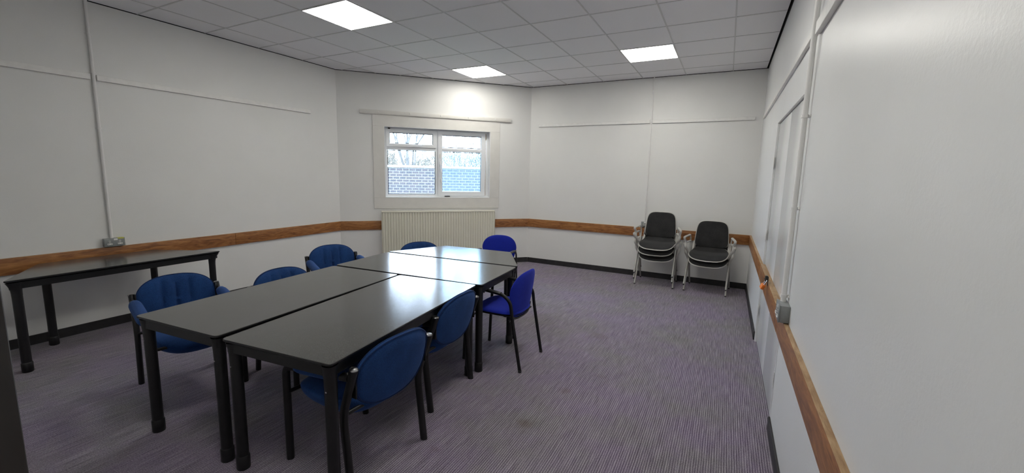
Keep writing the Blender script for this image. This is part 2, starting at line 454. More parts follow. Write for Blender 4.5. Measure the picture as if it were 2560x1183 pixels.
# skirting
def skirt(name, w, x0, x1):
    bm = bmesh.new(); box(bm, x0, -.012, 0, x1, 0.001, SK, .003, 1); return struct(on_wall(name, w, bm, 'skirting_black'))
skirt('baseboard_left', 'left', YN, A.y - .004); skirt('baseboard_window', 'window', .006, LAB - .006); skirt('baseboard_back', 'back', .006, XR - B.x - .012)
skirt('baseboard_right', 'right', 0, D0 - .025); skirt('baseboard_right_front', 'right', D1, YB - YN); 
skirt('baseboard_near', 'near', XR - JX + .05, XR - XL - .012)

# dado rail: boards built along local X, with a paler worn top edge
RT = 0.024
def rail(w, x0, x1, name, parent=None, z0=RZ0, z1=RZ1, t=RT, base=0.0):
    bm = bmesh.new(); box(bm, x0, -t + base, z0, x1, base + .0005, z1, .003, 2)
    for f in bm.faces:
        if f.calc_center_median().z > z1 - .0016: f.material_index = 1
    return on_wall(name, w, bm, ['rail_wood', 'rail_top_wood'], parent)
RX0, RX1 = 0.612, 2.462        # radiator ends
struct(rail('left', YN, 2.905, 'trim_6')); struct(rail('left', 2.908, A.y - .006, 'trim_7'))
struct(rail('window', .006, RX0 - .004, 'trim_8')); struct(rail('window', RX1 + .004, LAB - .005, 'trim_9'))
struct(rail('back', .005, XR - B.x - RT, 'trim_10'))
struct(rail('right', 0, YB - 4.50, 'trim_11')); struct(rail('right', YB - 2.93, YB - YN, 'trim_12'))

# double door painted in with the wall
door = wall_empty('door_1', 'right'); struct(door)
DF = 0.016                     # leaf face sits this far behind the wall face
mid = (D0 + D1) / 2
bm = bmesh.new()
box(bm, D0, -.002, 0, D0 + .022, .12, DZ, .002, 1); box(bm, D1 - .022, -.002, 0, D1, .12, DZ, .002, 1); box(bm, D0 + .022, -.002, DZ - .022, D1 - .022, .12, DZ, .002, 1)
obj('door_frame', bm, 'wall_gloss_paint', door)
for k, (a0, a1) in enumerate(((D0 + .025, mid - .0015), (mid + .0015, D1 - .025))):
    bm = bmesh.new(); box(bm, a0, DF, .004, a1, DF + .044, DZ - .026, .003, 2); leaf = obj('door_leaf', bm, 'door_gloss_paint', door)
    s0, s1 = (YB - 4.49, mid - .002) if k == 0 else (mid + .002, YB - 2.935)
    s0 = max(s0, a0 - .02); s1 = min(s1, D1 + .008)
    bm = bmesh.new(); box(bm, s0, -RT, RZ0 - .002, s1, DF, RZ1, .003, 2)
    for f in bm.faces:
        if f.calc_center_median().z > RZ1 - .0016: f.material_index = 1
    obj('dado_strip', bm, ['rail_wood', 'rail_top_wood'], leaf)
    hx = a0 - .002 if k == 0 else a1 + .002
    for hz in (0.32, 1.05, 1.72):
        bm = bmesh.new()
        for q in range(5): tube(bm, [(hx, .001, hz - .05 + q * .0202), (hx, .001, hz - .05 + q * .0202 + .0185)], .0055, 10)
        box(bm, hx - .02, -.002, hz - .05, hx + .02, .001, hz + .05, .001, 1)
        obj('hinge', bm, 'trim_white', leaf)
# dark gap lines above and between the leaves are the real gaps; dark backing behind them
bm = bmesh.new(); box(bm, D0, .14, 0, D1, .16, DZ); obj('door_backing', bm, 'void_black', door, smooth=False)

# ------------------------------------------------------------------ window wall furniture
# flat surround board, thing fixed on the wall
bm = bmesh.new(); e = 0.012
box(bm, .506, -e, .976, 2.553, 0, OZ0, .002, 1); box(bm, .506, -e, OZ1, 2.553, 0, 2.434, .002, 1)
box(bm, .506, -e, OZ0, OX0, 0, OZ1, .002, 1); box(bm, OX1, -e, OZ0, 2.553, 0, OZ1, .002, 1)
struct(on_wall('trim_13', 'window', bm, 'board_paint'))
# batten with hooks
bat = wall_empty('curtain_batten', 'window', 0, 0, 0)
tag(bat, 'painted curtain batten with five small hooks across the top of the window surround', 'batten')
bm = bmesh.new(); box(bm, .322, -.030, 2.427, 2.744, 0, 2.489, .003, 2); obj('board', bm, 'board_paint', bat)
for hx in (.595, 1.065, 1.547, 2.0, 2.46):
    bm = bmesh.new(); tube(bm, rounded([(hx, -.030, 2.462), (hx, -.052, 2.462), (hx, -.056, 2.446), (hx, -.068, 2.446), (hx, -.070, 2.468)], .008), .0028, 8)
    lathe(bm, [(.0075, 0), (.0075, .003)], 12, (0, 0, 0)) if False else None
    box(bm, hx - .007, -.033, 2.455, hx + .007, -.029, 2.469, .001, 1)
    obj('hook', bm, 'trim_white', bat)
# window
win = wall_empty('window_1', 'window'); struct(win)
bm = bmesh.new(); rv = .006; WY = 0.085   # frame front plane
box(bm, OX0, -.012, OZ0 - .0, OX0 + rv, WY + .07, OZ1); box(bm, OX1 - rv, -.012, OZ0, OX1, WY + .07, OZ1)
box(bm, OX0 + rv, -.012, OZ1 - rv, OX1 - rv, WY + .07, OZ1); box(bm, OX0 + rv, -.014, OZ0, OX1 - rv, WY + .07, OZ0 + .012)
obj('window_reveal', bm, 'reveal_white', win, smooth=False)
fx0, fx1, fz0, fz1 = OX0 + rv, OX1 - rv, OZ0 + .012, OZ1 - rv
F = .052; MX = 1.508
def ring(bm, x0, x1, z0, z1, w, y0, y1, bev=.006, wl=None, wr=None, wt=None, wb=None):
    wl = w if wl is None else wl; wr = w if wr is None else wr; wt = w if wt is None else wt; wb = w if wb is None else wb
    o = [(x0, z0), (x1, z0), (x1, z1), (x0, z1)]; i = [(x0 + wl, z0 + wb), (x1 - wr, z0 + wb), (x1 - wr, z1 - wt), (x0 + wl, z1 - wt)]
    im = [(p[0] + (-bev if p[0] < (x0 + x1) / 2 else bev), p[1] + (-bev if p[1] < (z0 + z1) / 2 else bev)) for p in i]
    V = [[bm.verts.new((p[0], y, p[1])) for p in L] for L, y in ((o, y1), (o, y0), (im, y0), (i, y0 + bev), (i, y1))]
    for a, c in zip(V, V[1:] + [V[0]]):
        for k in range(4): bm.faces.new((a[k], a[(k + 1) % 4], c[(k + 1) % 4], c[k]))
def glazing(par, x0, x1, z0, z1, y, mat):
    bm = bmesh.new(); ring(bm, x0 - .003, x1 + .003, z0 - .003, z1 + .003, .009, y - .004, y + .012, .002); g = obj('gasket', bm, 'upvc_gasket', par, smooth=False)
    bm = bmesh.new(); box(bm, x0, y + .002, z0, x1, y + .006, z1); obj('pane', bm, mat, par, smooth=False)
bm = bmesh.new(); ring(bm, fx0, fx1, fz0, fz1, .040, WY, WY + .065)
box(bm, MX - .028, WY, fz0 + .035, MX + .028, WY + .065, fz1 - .035, .004, 1)
box(bm, fx0 + .035, WY + .001, 1.908, MX - .02, WY + .064, 1.962, .004, 1)
obj('window_frame', bm, 'upvc_white', win)
# left lower fixed light
glazing(win, .727, 1.478, 1.200, 1.900, WY + .024, 'pane_glass')
# left upper vent
bm = bmesh.new(); ring(bm, .712, 1.488, 1.955, fz1 - .026, .050, WY - .014, WY + .045); vent = obj('top_vent', bm, 'upvc_white', win)
glazing(vent, .762, 1.438, 2.012, fz1 - .080, WY + .012, 'pane_glass')
bm = bmesh.new(); tube(bm, [(1.09, WY - .02, 1.962), (1.13, WY - .034, 1.968), (1.18, WY - .036, 1.975), (1.26, WY - .036, 1.985)], .006, 8); box(bm, 1.06, WY - .026, 1.955, 1.115, WY - .012, 1.975, .003, 1)
obj('vent_handle', bm, 'upvc_white', vent)
bm = bmesh.new(); box(bm, .735, WY - .024, fz1 - .024, .77, WY - .006, fz1 - .008, .004, 2); obj('vent_catch', bm, 'black_plastic', vent)
# right casement
cx0, cx1 = 1.520, 2.325
bm = bmesh.new(); ring(bm, cx0, cx1, fz0 + .020, fz1 - .020, .072, WY - .016, WY + .045, wb=.072, wt=.060)
box(bm, cx0 + .06, WY - .014, 1.908, cx1 - .06, WY + .044, 1.962, .005, 2)
cas = obj('casement', bm, 'upvc_white', win)
glazing(cas, 1.590, 2.254, 1.236, 1.900, WY + .012, 'misted_glass')
glazing(cas, 1.590, 2.254, 1.970, fz1 - .084, WY + .012, 'pane_glass')
bm = bmesh.new(); box(bm, 1.543, WY - .028, 1.66, 1.567, WY - .014, 1.74, .005, 2); tube(bm, rounded([(1.555, WY - .03, 1.70), (1.555, WY - .052, 1.70), (1.556, WY - .052, 1.62), (1.566, WY - .050, 1.56)], .012), .007, 8)
obj('window_handle', bm, 'upvc_white', cas)
bm = bmesh.new(); box(bm, 1.558, WY - .030, 1.40, 1.582, WY - .014, 1.46, .005, 2); box(bm, 1.566, WY - .033, 1.425, 1.574, WY - .029, 1.452)
obj('window_lock', bm, 'reveal_white', cas)
bm = bmesh.new(); box(bm, 1.545, WY - .019, 1.79, 1.562, WY - .014, 1.86); obj('wear_mark_plate', bm, 'board_paint', cas)
bm = bmesh.new(); tube(bm, [(1.492, WY - .006, 1.46), (1.492, WY - .006, 1.50)], .009, 8); obj('mullion_catch', bm, 'upvc_white', win)
bm = bmesh.new(); box(bm, 1.63, WY - .024, fz0 + .003, 1.72, WY - .006, fz0 + .016, .004, 2); obj('sill_catch', bm, 'black_plastic', win)
bm = bmesh.new(); box(bm, cx1 + .006, WY - .006, fz0 + .02, cx1 + .010, WY + .02, fz1 - .02); box(bm, cx1 + .002, WY - .01, fz1 - .13, cx1 + .012, WY + .002, fz1 - .03, .002, 1); obj('friction_hinge', bm, 'stained_strip', win)

# radiator
rad = wall_empty('radiator', 'window'); tag(rad, 'cream fluted panel radiator mounted under the window behind the tables', 'radiator')
bm = bmesh.new(); n = 44; wx = (RX1 - RX0 - .012) / n; rz0, rz1 = .245, .918
prof = []
for k in range(n):
    x = RX0 + .006 + k * wx
    prof += [(x + wx * .05, -.086), (x + wx * .22, -.0975), (x + wx * .62, -.0975), (x + wx * .80, -.086)]
prof = [(RX0, -.086)] + prof + [(RX1, -.086)]
full = prof + [(RX1, -.074), (RX0, -.074)]
vb = [bm.verts.new((x, y, rz0)) for x, y in full]; vt = [bm.verts.new((x, y, rz1)) for x, y in full]
for k in range(len(full)): bm.faces.new((vb[k], vb[(k + 1) % len(full)], vt[(k + 1) % len(full)], vt[k]))
for k in range(len(prof) - 1):
    pass
bm.faces.new(vb); bm.faces.new(vt)
obj('front_panel', bm, 'radiator_cream', rad, angle=50)
bm = bmesh.new(); box(bm, RX0, -.04, rz0, RX1, -.028, rz1, .002, 1); obj('back_panel', bm, 'radiator_cream', rad)
bm = bmesh.new(); box(bm, RX0 - .003, -.100, .916, RX1 + .003, -.026, .943, .010, 3); obj('top_cover', bm, 'radiator_cream', rad)
for x in (RX0 - .003, RX1 + .001):
    bm = bmesh.new(); box(bm, x, -.098, rz0, x + .0025, -.026, .925, .0008, 1); obj('side_cover', bm, 'radiator_cream', rad)
for x in (RX0 + .25, RX1 - .25):
    bm = bmesh.new(); box(bm, x, -.03, rz0 + .05, x + .03, 0.0, rz1 - .1); obj('bracket', bm, 'radiator_cream', rad)

# ------------------------------------------------------------------ picture battens
def batten(w, x0, x1, z0, z1, label, t=.022):
    bm = bmesh.new(); box(bm, x0, -t, z0, x1, 0.0, z1, .002, 1); o = on_wall('picture_batten', w, bm, 'trim_white')
    return tag(o, label, 'batten')
batten('left', .10, 1.742, 2.338, 2.388, 'thin painted hanging batten high on the left wall, left of the conduit')
batten('left', 1.785, 4.026, 2.338, 2.388, 'long thin painted hanging batten on the left wall between conduit and window corner')
batten('back', -2.931 - B.x, -1.112 - B.x, 2.366, 2.410, 'painted hanging batten on the back wall left of the thin conduit')
batten('back', -1.066 - B.x, .264 - B.x, 2.362, 2.406, 'painted hanging batten on the back wall right of the thin conduit')
batten('right', YB - 6.45, YB - 2.79, 2.340, 2.385, 'long hanging batten on the right wall above the painted-in door, beyond the conduit')
batten('right', YB - 2.735, YB - .3, 2.310, 2.375, 'hanging batten end on the right wall on the near side of the conduit', .026)

# ------------------------------------------------------------------ conduits and sockets
def conduit(w, x, z0, z1, r, clips, label, off=None):
    off = r + .004 if off is None else off
    root = wall_empty('conduit', w, x, -off, z0); tag(root, label, 'conduit')
    bm = bmesh.new(); tube(bm, [(0, 0, 0), (0, 0, z1 - z0)], r, 16); obj('pipe', bm, 'conduit_white', root)
    for z in clips:
        bm = bmesh.new(); tube(bm, [(0, 0, z - z0 - .008), (0, 0, z - z0 + .008)], r + .0035, 16)
        box(bm, -.024, off - .004, z - z0 - .008, .024, off, z - z0 + .008, .001, 1)
        for sx in (-.019, .019): tube(bm, [(sx, off - .008, z - z0), (sx, off - .002, z - z0)], .0035, 8)
        obj('saddle_clip', bm, 'conduit_white', root)
    return root
conduit('left', 1.763, .868, CEIL, .0125, (2.74, 2.405, 1.905, 1.41), 'white vertical conduit on the left wall rising from the double socket')
conduit('back', -1.088 - B.x, .872, CEIL, .0085, (2.86, 2.43, 1.92, 1.42), 'thin white vertical conduit on the back wall above the stacked chairs')
conduit('right', YB - 2.765, .882, CEIL, .0135, (2.55, 1.905, 1.41, .915), 'white vertical conduit on the glossy right wall above the near socket', .024)
def socket(w, x0, x1, z0, z1, d, label, double=True, sticker=True, yellow=False):
    root = wall_empty('wall_socket', w, x0, 0, z0); tag(root, label, 'socket')
    W, Hh = x1 - x0, z1 - z0
    bm = bmesh.new(); box(bm, 0, -d + .006, 0, W, 0, Hh, .004, 2); obj('back_box', bm, 'socket_grey', root)
    bm = bmesh.new(); box(bm, -.001, -d, -.001, W + .001, -d + .006, Hh + .001, .002, 2); fp = obj('face_plate', bm, 'socket_grey', root)
    for c in ((W * .25, W * .75) if double else (W * .5,)):
        bm = bmesh.new()
        box(bm, c - .0065, -d - .0012, Hh * .50, c + .0065, -d, Hh * .50 + .017, .002, 1)
        box(bm, c - .0195, -d - .0012, Hh * .22, c + .0195, -d, Hh * .22 + .015, .004, 2)
        ins = obj('outlet', bm, 'socket_white', fp)
        bm = bmesh.new(); box(bm, c - .0025, -d - .0018, Hh * .50 + .004, c + .0025, -d - .0008, Hh * .50 + .013); obj('pin_slot', bm, 'dark_slot', fp)
        for s in (-.011, .011):
            bm = bmesh.new(); box(bm, c + s - .0035, -d - .0018, Hh * .22 + .006, c + s + .0035, -d - .0008, Hh * .22 + .0095); obj('pin_slot', bm, 'dark_slot', fp)
    if sticker:
        s = W * .56 if double else W * .62
        bm = bmesh.new(); box(bm, s - .016, -d - .0006, Hh * .74, s + .013, -d, Hh * .74 + .017); obj('test_sticker', bm, 'socket_white', fp)
    if yellow:
        bm = bmesh.new(); box(bm, W * .66, -d + .001, Hh - .001, W * .97, -.008, Hh + .0018); box(bm, W * .66, -d - .0008, Hh - .010, W * .97, -d, Hh + .001); obj('yellow_label', bm, 'yellow_label', fp)
    return root
socket('left', 1.698, 1.850, .790, .868, .050, 'grey metal double socket on the left wall above the side table', yellow=True)
socket('back', -1.135 - B.x, -1.045 - B.x, .800, .872, .045, 'small grey socket on the back wall beside the taller chair stack', double=False)
socket('right', YB - 2.80, YB - 2.655, .786, .882, .052, 'grey metal socket box on the right wall dado rail beside the door')

# padlock and hasp on the double door
hy = 3.665
hp = empty('hasp', (XR - RT, hy, .80)); tag(hp, 'black hasp fixed over the dado strip at the middle of the painted door', 'hasp')
bm = bmesh.new(); box(bm, -.004, -.018, -.035, 0, .018, .035, .0015, 1); tube(bm, rounded([(-.002, -.010, .016), (-.024, -.010, .016), (-.024, .010, .016), (-.002, .010, .016)], .008), .0045, 8)
obj('staple_plate', bm, 'black_plastic', hp)
bm = bmesh.new(); box(bm, -.022, -.016, -.004, -.004, .016, .040, .004, 2); obj('hinged_strap', bm, 'black_plastic', hp)
pl = empty('padlock', (XR - RT - .028, hy - .012, .772), .35); tag(pl, 'small orange padlock hanging from the hasp on the painted door', 'padlock')
bm = bmesh.new(); box(bm, -.011, -.023, -.036, .011, .023, .002, .004, 3); b0 = obj('padlock_body', bm, 'orange_paint', pl); 
bm = bmesh.new(); tube(bm, rounded([(0, -.013, 0), (0, -.013, .042), (0, .013, .042), (0, .013, 0)], .012), .0032, 10); obj('shackle', bm, 'chrome', pl)
pl.rotation_euler = (.25, .35, .2)

# ------------------------------------------------------------------ ceiling light panels
def lamp(i, j, label):
    x, y = GX + .6 * i + .3, GY + .6 * j + .3
    root = empty('ceiling_light', (x, y, CEIL)); tag(root, label, 'light', 'square LED panels in the ceiling grid')
    bm = bmesh.new(); h = .2965; w = .010
    V = [[bm.verts.new((sx * r, sy * r, z)) for sx, sy in ((-1, -1), (1, -1), (1, 1), (-1, 1))] for r, z in ((h, .006), (h, -.002), (h - w, -.002), (h - w, .003))]
    for a, c in zip(V, V[1:]):
        for k in range(4): bm.faces.new((a[k], a[(k + 1) % 4], c[(k + 1) % 4], c[k]))
    obj('frame', bm, 'grille_white', root, smooth=False)
    bm = bmesh.new(); box(bm, -h + w, -h + w, -.0005, h - w, h - w, .004); obj('diffuser', bm, 'lamp_diffuser', root, smooth=False)
lamp(0, -1, 'bright square ceiling light panel nearest the camera, above the long tables')
lamp(0, 3, 'bright square ceiling light panel nearest the window wall')
lamp(4, 3, 'bright square ceiling light panel nearest the right wall')
lamp(4, -1, 'square ceiling light panel just above the top of the view')
lamp(4, -5, 'added square ceiling light panel above the doorway, out of view, brightening the right wall')  # unseen extra panel, added to brighten the near right wall and floor

# ------------------------------------------------------------------ tables
TT = .720
def make_table(poly, name, top_t=.022, leg_in=.042, screw=True):
    """poly: CCW corners in the table's own frame"""
    root = empty(name)
    rp = round_poly([(p[0], p[1]) for p in poly], .028, 5)
    bm = bmesh.new(); und = inset([(p.x, p.y) for p in rp], .016)
    lv = [[bm.verts.new((p[0], p[1], z)) for p in L] for L, z in ((und, TT - top_t), (rp, TT - .010), (rp, TT - .0025), (inset([(p.x, p.y) for p in rp], .0025), TT))]
    for a_, b_ in zip(lv, lv[1:]):
        for k in range(len(rp)): f = bm.faces.new((a_[k], a_[(k + 1) % len(rp)], b_[(k + 1) % len(rp)], b_[k])); f.material_index = 1
    bm.faces.new(lv[0][::-1]).material_index = 1; bm.faces.new(lv[-1]).material_index = 0
    # underside chamfer
    obj('tabletop', bm, ['table_laminate', 'table_edge'], root)
    o = inset(poly, .018); i2 = inset(poly, .040); bm = bmesh.new(); z0, z1 = TT - top_t - .050, TT - top_t
    V = [[bm.verts.new((p.x, p.y, z)) for p in L] for L, z in ((o, z1), (o, z0), (i2, z0), (i2, z1))]
    for a, c in zip(V, V[1:] + [V[0]]):
        for k in range(len(poly)): bm.faces.new((a[k], a[(k + 1) % len(poly)], c[(k + 1) % len(poly)], c[k]))
    obj('apron', bm, 'frame_black', root, smooth=False)
    cs = inset(poly, leg_in)
    for c, p in zip(cs, poly):
        # corner distances
        d = Vector(p[:2]) - c; th = math.atan2(d.y, d.x); dc = d.length - .020
        bm = bmesh.new(); r = .0285
        lathe(bm, [(r, .004), (r, .60)], 24, (c.x, c.y, 0)); leg = obj('leg', bm, 'frame_black', root)
        bm = bmesh.new(); lathe(bm, [(.030, 0), (.0325, .004), (.0325, .070), (.029, .076)], 24, (c.x, c.y, 0)); obj('foot_collar', bm, 'frame_black', leg)
        bm = bmesh.new(); N = 32; rings = []
        for s in range(9):
            t = s / 8; z = .595 + t * (TT - top_t - .595); e = t ** 2.2
            rg = []
            for k in range(N):
                a = 2 * PI * k / N; cc = max(0, math.cos(a - th))
                rt = .036 + (dc - .036) * cc ** 5
                rr = r * 1.02 + (max(rt, .030) - r * 1.02) * e
                rg.append(bm.verts.new((c.x + rr * math.cos(a), c.y + rr * math.sin(a), z)))
            rings.append(rg)
        for a_, b_ in zip(rings, rings[1:]):
            for k in range(N): bm.faces.new((a_[k], a_[(k + 1) % N], b_[(k + 1) % N], b_[k]))
        bm.faces.new(rings[0]); bm.faces.new(rings[-1]); obj('corner_bracket', bm, 'frame_black', leg)
        if screw:
            n = -d.normalized(); 
            q = Vector((c.x, c.y, .575)); bm = bmesh.new()
            tube(bm, [q + Vector((0, -r + .002, 0)), q + Vector((0, -r - .002, 0))], .0045, 10); obj('screw', bm, 'chrome', leg)
    return root
def rect(w, l): return [(-w / 2, -l / 2), (w / 2, -l / 2), (w / 2, l / 2), (-w / 2, l / 2)]
t1 = make_table(rect(.704, 1.476), 'meeting_table')
t1.location = (-2.641, 1.812, 0); t1.rotation_euler = (0, 0, math.radians(4.8))
tag(t1, 'long black table at the front left of the table group, beside the nearest blue armchair', 'table', 'black laminate meeting tables')
dup(t1, (-1.905, 1.874, 0), math.radians(6.1), 'long black table at the front right with window glare and an armchair pushed under it', 'black laminate meeting tables')
dup(t1, (-2.358, 2.955, 0), math.radians(4.3 - 90), 'black rectangular table set crosswise behind the two long front tables', 'black laminate meeting tables')
trap = [(-.745, 0), (.745, 0), (.410, .622), (-.410, .622)]
t4 = make_table(trap, 'trapezoid_table', screw=False)
t4.location = (-2.394, 3.339, 0); t4.rotation_euler = (0, 0, math.radians(4.2))
tag(t4, 'black trapezoid table closing the far end of the table group near the radiator', 'table', 'black trapezoid tables')
st = [(-.735, 0), (.735, 0), (.405, .60), (-.405, .60)]
t5 = make_table(st, 'trapezoid_table', screw=False)
t5.location = (-4.548, 1.640, 0); t5.rotation_euler = (0, 0, PI / 2)
tag(t5, 'black trapezoid side table standing alone against the left wall below the double socket', 'table', 'black trapezoid tables')

# ------------------------------------------------------------------ chair A: blue tub-back armchair
def make_tub_chair():
    R = empty('tub_armchair')
    r = .0200
    for s in (1, -1):
        y = s * .257
        bm = bmesh.new(); tube(bm, rounded([(-.25, y, .0), (-.203, y, .40), (-.292, y, .655)], .07), r, 14, sx=1.15, sy=.9); rl = obj('rear_leg', bm, 'frame_black', R)
        bm = bmesh.new(); lathe(bm, [(.0205, .651), (.0212, .655), (.018, .660), (.009, .663)], 20, (-.292, y, 0)); obj('post_cap', bm, 'dark_chrome', rl)
        bm = bmesh.new(); tube(bm, rounded([(.25, y, 0), (.25, y, .535), (.05, y, .566), (-.262, y, .607)], .055, 8), r, 14, sx=1.0, sy=1.0); obj('front_leg', bm, 'frame_black', R)
        bm = bmesh.new(); pts = []; rad_ = []
        for k in range(15):
            t = k / 14; x = .165 - t * .385; z = .5483 + (.165 - x) * .1313 + .012
            pts.append((x, y, z)); rad_.append(.034 * (max(.0, 1 - abs(2 * t - 1) ** 7)) ** .5 + .004)
        tube(bm, pts, .03, 16, radii=rad_); obj('arm_pad', bm, 'petrol_blue_fabric', R)
        bm = bmesh.new(); tube(bm, [(-.262, y, .60), (-.25, y, .63), (-.284, y, .632)], .006, 8); obj('arm_bracket', bm, 'chrome', R)
        bm = bmesh.new(); box(bm, -.285, y - s * .016 - .004, .50, -.255, y - s * .016 + .004, .66, .002, 1)
        bmesh.ops.rotate(bm, verts=bm.verts, cent=(-.27, y, .6), matrix=Matrix.Rotation(math.radians(-17), 3, 'Y')) if False else None
        obj('back_bracket', bm, 'frame_black', R)
    bm = bmesh.new()
    for x in (-.195, .235): tube(bm, [(x, -.257, .392), (x, .257, .392)], .011, 10)
    for y in (-.12, .12): tube(bm, [(-.195, y, .395), (.235, y, .395)], .010, 8)
    obj('seat_frame', bm, 'frame_black', R)
    # seat
    ol = super_outline(.255, .238, 3.0)
    def ms(u, v, w):
        x = .030 + u; z = .406 + w
        z += -.030 * max(0, (u - .12) / .14) ** 2 + .018 * (abs(v) / .24) ** 2
        return Vector((x, v, z))
    bm = bmesh.new(); pad(bm, ol, .095, ms, rings=12, pw=3, backT=.22); obj('seat', bm, 'petrol_blue_fabric', R)
    # backrest: domed oval, wraps forward at the sides; three channels stitched in the front
    a, bb = .240, .176; olb = super_outline(a, bb, 2.5, .03, 72)
    def mb(u, v, w):
        z = .580 + v
        x = -.300 - (v) * .20 + .028 * (u / a) ** 2 + w
        return Vector((x, u, z))
    def seam(u, v): return sum(.017 * math.exp(-((u - c) / .010) ** 2) for c in (-.084, 0, .084))
    bm = bmesh.new(); pad(bm, olb, .062, mb, rings=22, pw=5, seam=seam, backT=.05)
    bk = obj('backrest', bm, 'petrol_blue_fabric', R, angle=60)
    for off, sc in ((-.012, .985), (.004, 1.0)):
        bm = bmesh.new(); pts = [mb(u * sc * 1.001, v * sc * 1.001, off) for u, v in olb]; pts.append(pts[0]); tube(bm, pts, .0032, 6, cap=False); obj('piping', bm, 'piping_blue', bk)
    return R
tub = make_tub_chair(); GA = 'blue channelled tub armchairs around the tables'
# position given as centre of the four feet, heading = direction the seat faces
def feet(rear_near, lat, head):   # helper for the log of measured feet
    return rear_near
tub.location = (-3.351, 1.500, 0); tub.rotation_euler = (0, 0, math.radians(-13))
tag(tub, 'blue tub armchair at the near left, whole back visible before the side table', 'chair', GA)
dup(tub, (-2.885, 2.095, 0), math.radians(-3), 'blue tub armchair behind the front left table, only its curved top and seams showing', GA)
dup(tub, (-3.485, 2.965, 0), math.radians(-22.5), 'blue tub armchair on the left by the crosswise table, both back posts visible', GA)
dup(tub, (-2.86, 3.60, 0), math.radians(-33), 'blue tub armchair in front of the radiator, only a low arc of its back showing', GA)
dup(tub, (-1.732, 1.560, 0), math.radians(177), 'blue tub armchair nearest the camera on the right, seen from behind', GA)
dup(tub, (-1.868, 2.295, 0), math.radians(182), 'blue tub armchair seen from behind, second on the right beyond the nearest one', GA)

# ------------------------------------------------------------------ chair B: royal blue armchair with thin black frame
def make_royal():
    R = empty('meeting_armchair')
    for s in (1, -1):
        y = s * .222
        bm = bmesh.new()
        tube(bm, rounded([(.262, y, .004), (.235, y, .615), (.20, y * 1.0, .645), (-.10, y, .615), (-.165, y, .56), (-.185, y, .42), (-.262, y, .004)], .075, 8), .0115, 12, sx=1.25, sy=.85)
        sd = obj('side_frame', bm, 'frame_black', R)
        bm = bmesh.new()
        tube(bm, [(.205, y, .649), (.10, y, .642), (0, y, .634), (-.08, y, .624)], .012, 12, sx=.6, sy=1.7); obj('arm_cap', bm, 'black_plastic', sd)
        for x in (.262, -.262):
            bm = bmesh.new(); lathe(bm, [(.014, 0), (.0145, .002), (.0135, .02)], 12, (x, y, 0)); obj('foot', bm, 'black_foot', sd)
    bm = bmesh.new()
    for x in (.18, -.15): tube(bm, [(x, -.222, .40), (x, .222, .40)], .009, 10)
    obj('cross_bar', bm, 'frame_black', R)
    ol = super_outline(.232, .215, 3.4)
    def ms(u, v, w):
        return Vector((.035 + u, v, .440 + w - .035 * max(0, (u - .1) / .13) ** 2 + .012 * (v / .22) ** 2))
    bm = bmesh.new(); pad(bm, ol, .060, ms, rings=12, pw=6, backT=.03); obj('seat', bm, 'royal_blue_fabric', R)
    bm = bmesh.new(); pad(bm, super_outline(.225, .208, 3.4), .02, lambda u, v, w: ms(u, v, w - .018), rings=8, pw=6, backT=.022); obj('seat_pan', bm, 'black_plastic', R)
    # backrest: broad rounded head, narrow waist
    N = 72; olb = []
    for k in range(N):
        t = 2 * PI * k / N; c, s_ = math.cos(t), math.sin(t); ex = 2.6 if s_ > 0 else 5.5
        v = (.182 if s_ > 0 else .205) * math.copysign(abs(s_) ** (2 / ex), s_)
        f = min(1, max(0, (v + .14) / .19)); f = f * f * (3 - 2 * f)
        wd = .186 + (.224 - .186) * f
        olb.append((wd * math.copysign(abs(c) ** (2 / ex), c), v))
    def mb(u, v, w):
        return Vector((-.198 - v * .14 - .10 * max(0, v) ** 2 + .040 * (u / .22) ** 2 + w, u, .606 + v))
    bm = bmesh.new(); pad(bm, olb, .045, mb, rings=14, pw=5, backT=.036); bk = obj('backrest', bm, 'royal_blue_fabric', R, angle=60)
    low = [(u * 1.0, v) for u, v in olb if v < -.13]; low.sort(key=lambda p: math.atan2(p[1] + .10, p[0]))
    bm = bmesh.new(); tube(bm, [mb(u, v - .003, -.010) for u, v in low], .009, 8); obj('shell_edge', bm, 'black_plastic', bk)
    return R
roy = make_royal(); GB = 'royal blue armchairs with thin black frames'
roy.location = (-1.605, 3.052, 0); roy.rotation_euler = (0, 0, math.radians(181))
tag(roy, 'bright royal blue armchair on the right side facing the crosswise table', 'chair', GB)
dup(roy, (-2.455, 4.42, 0), math.radians(-75), 'bright royal blue armchair behind the far end table by the radiator', GB)

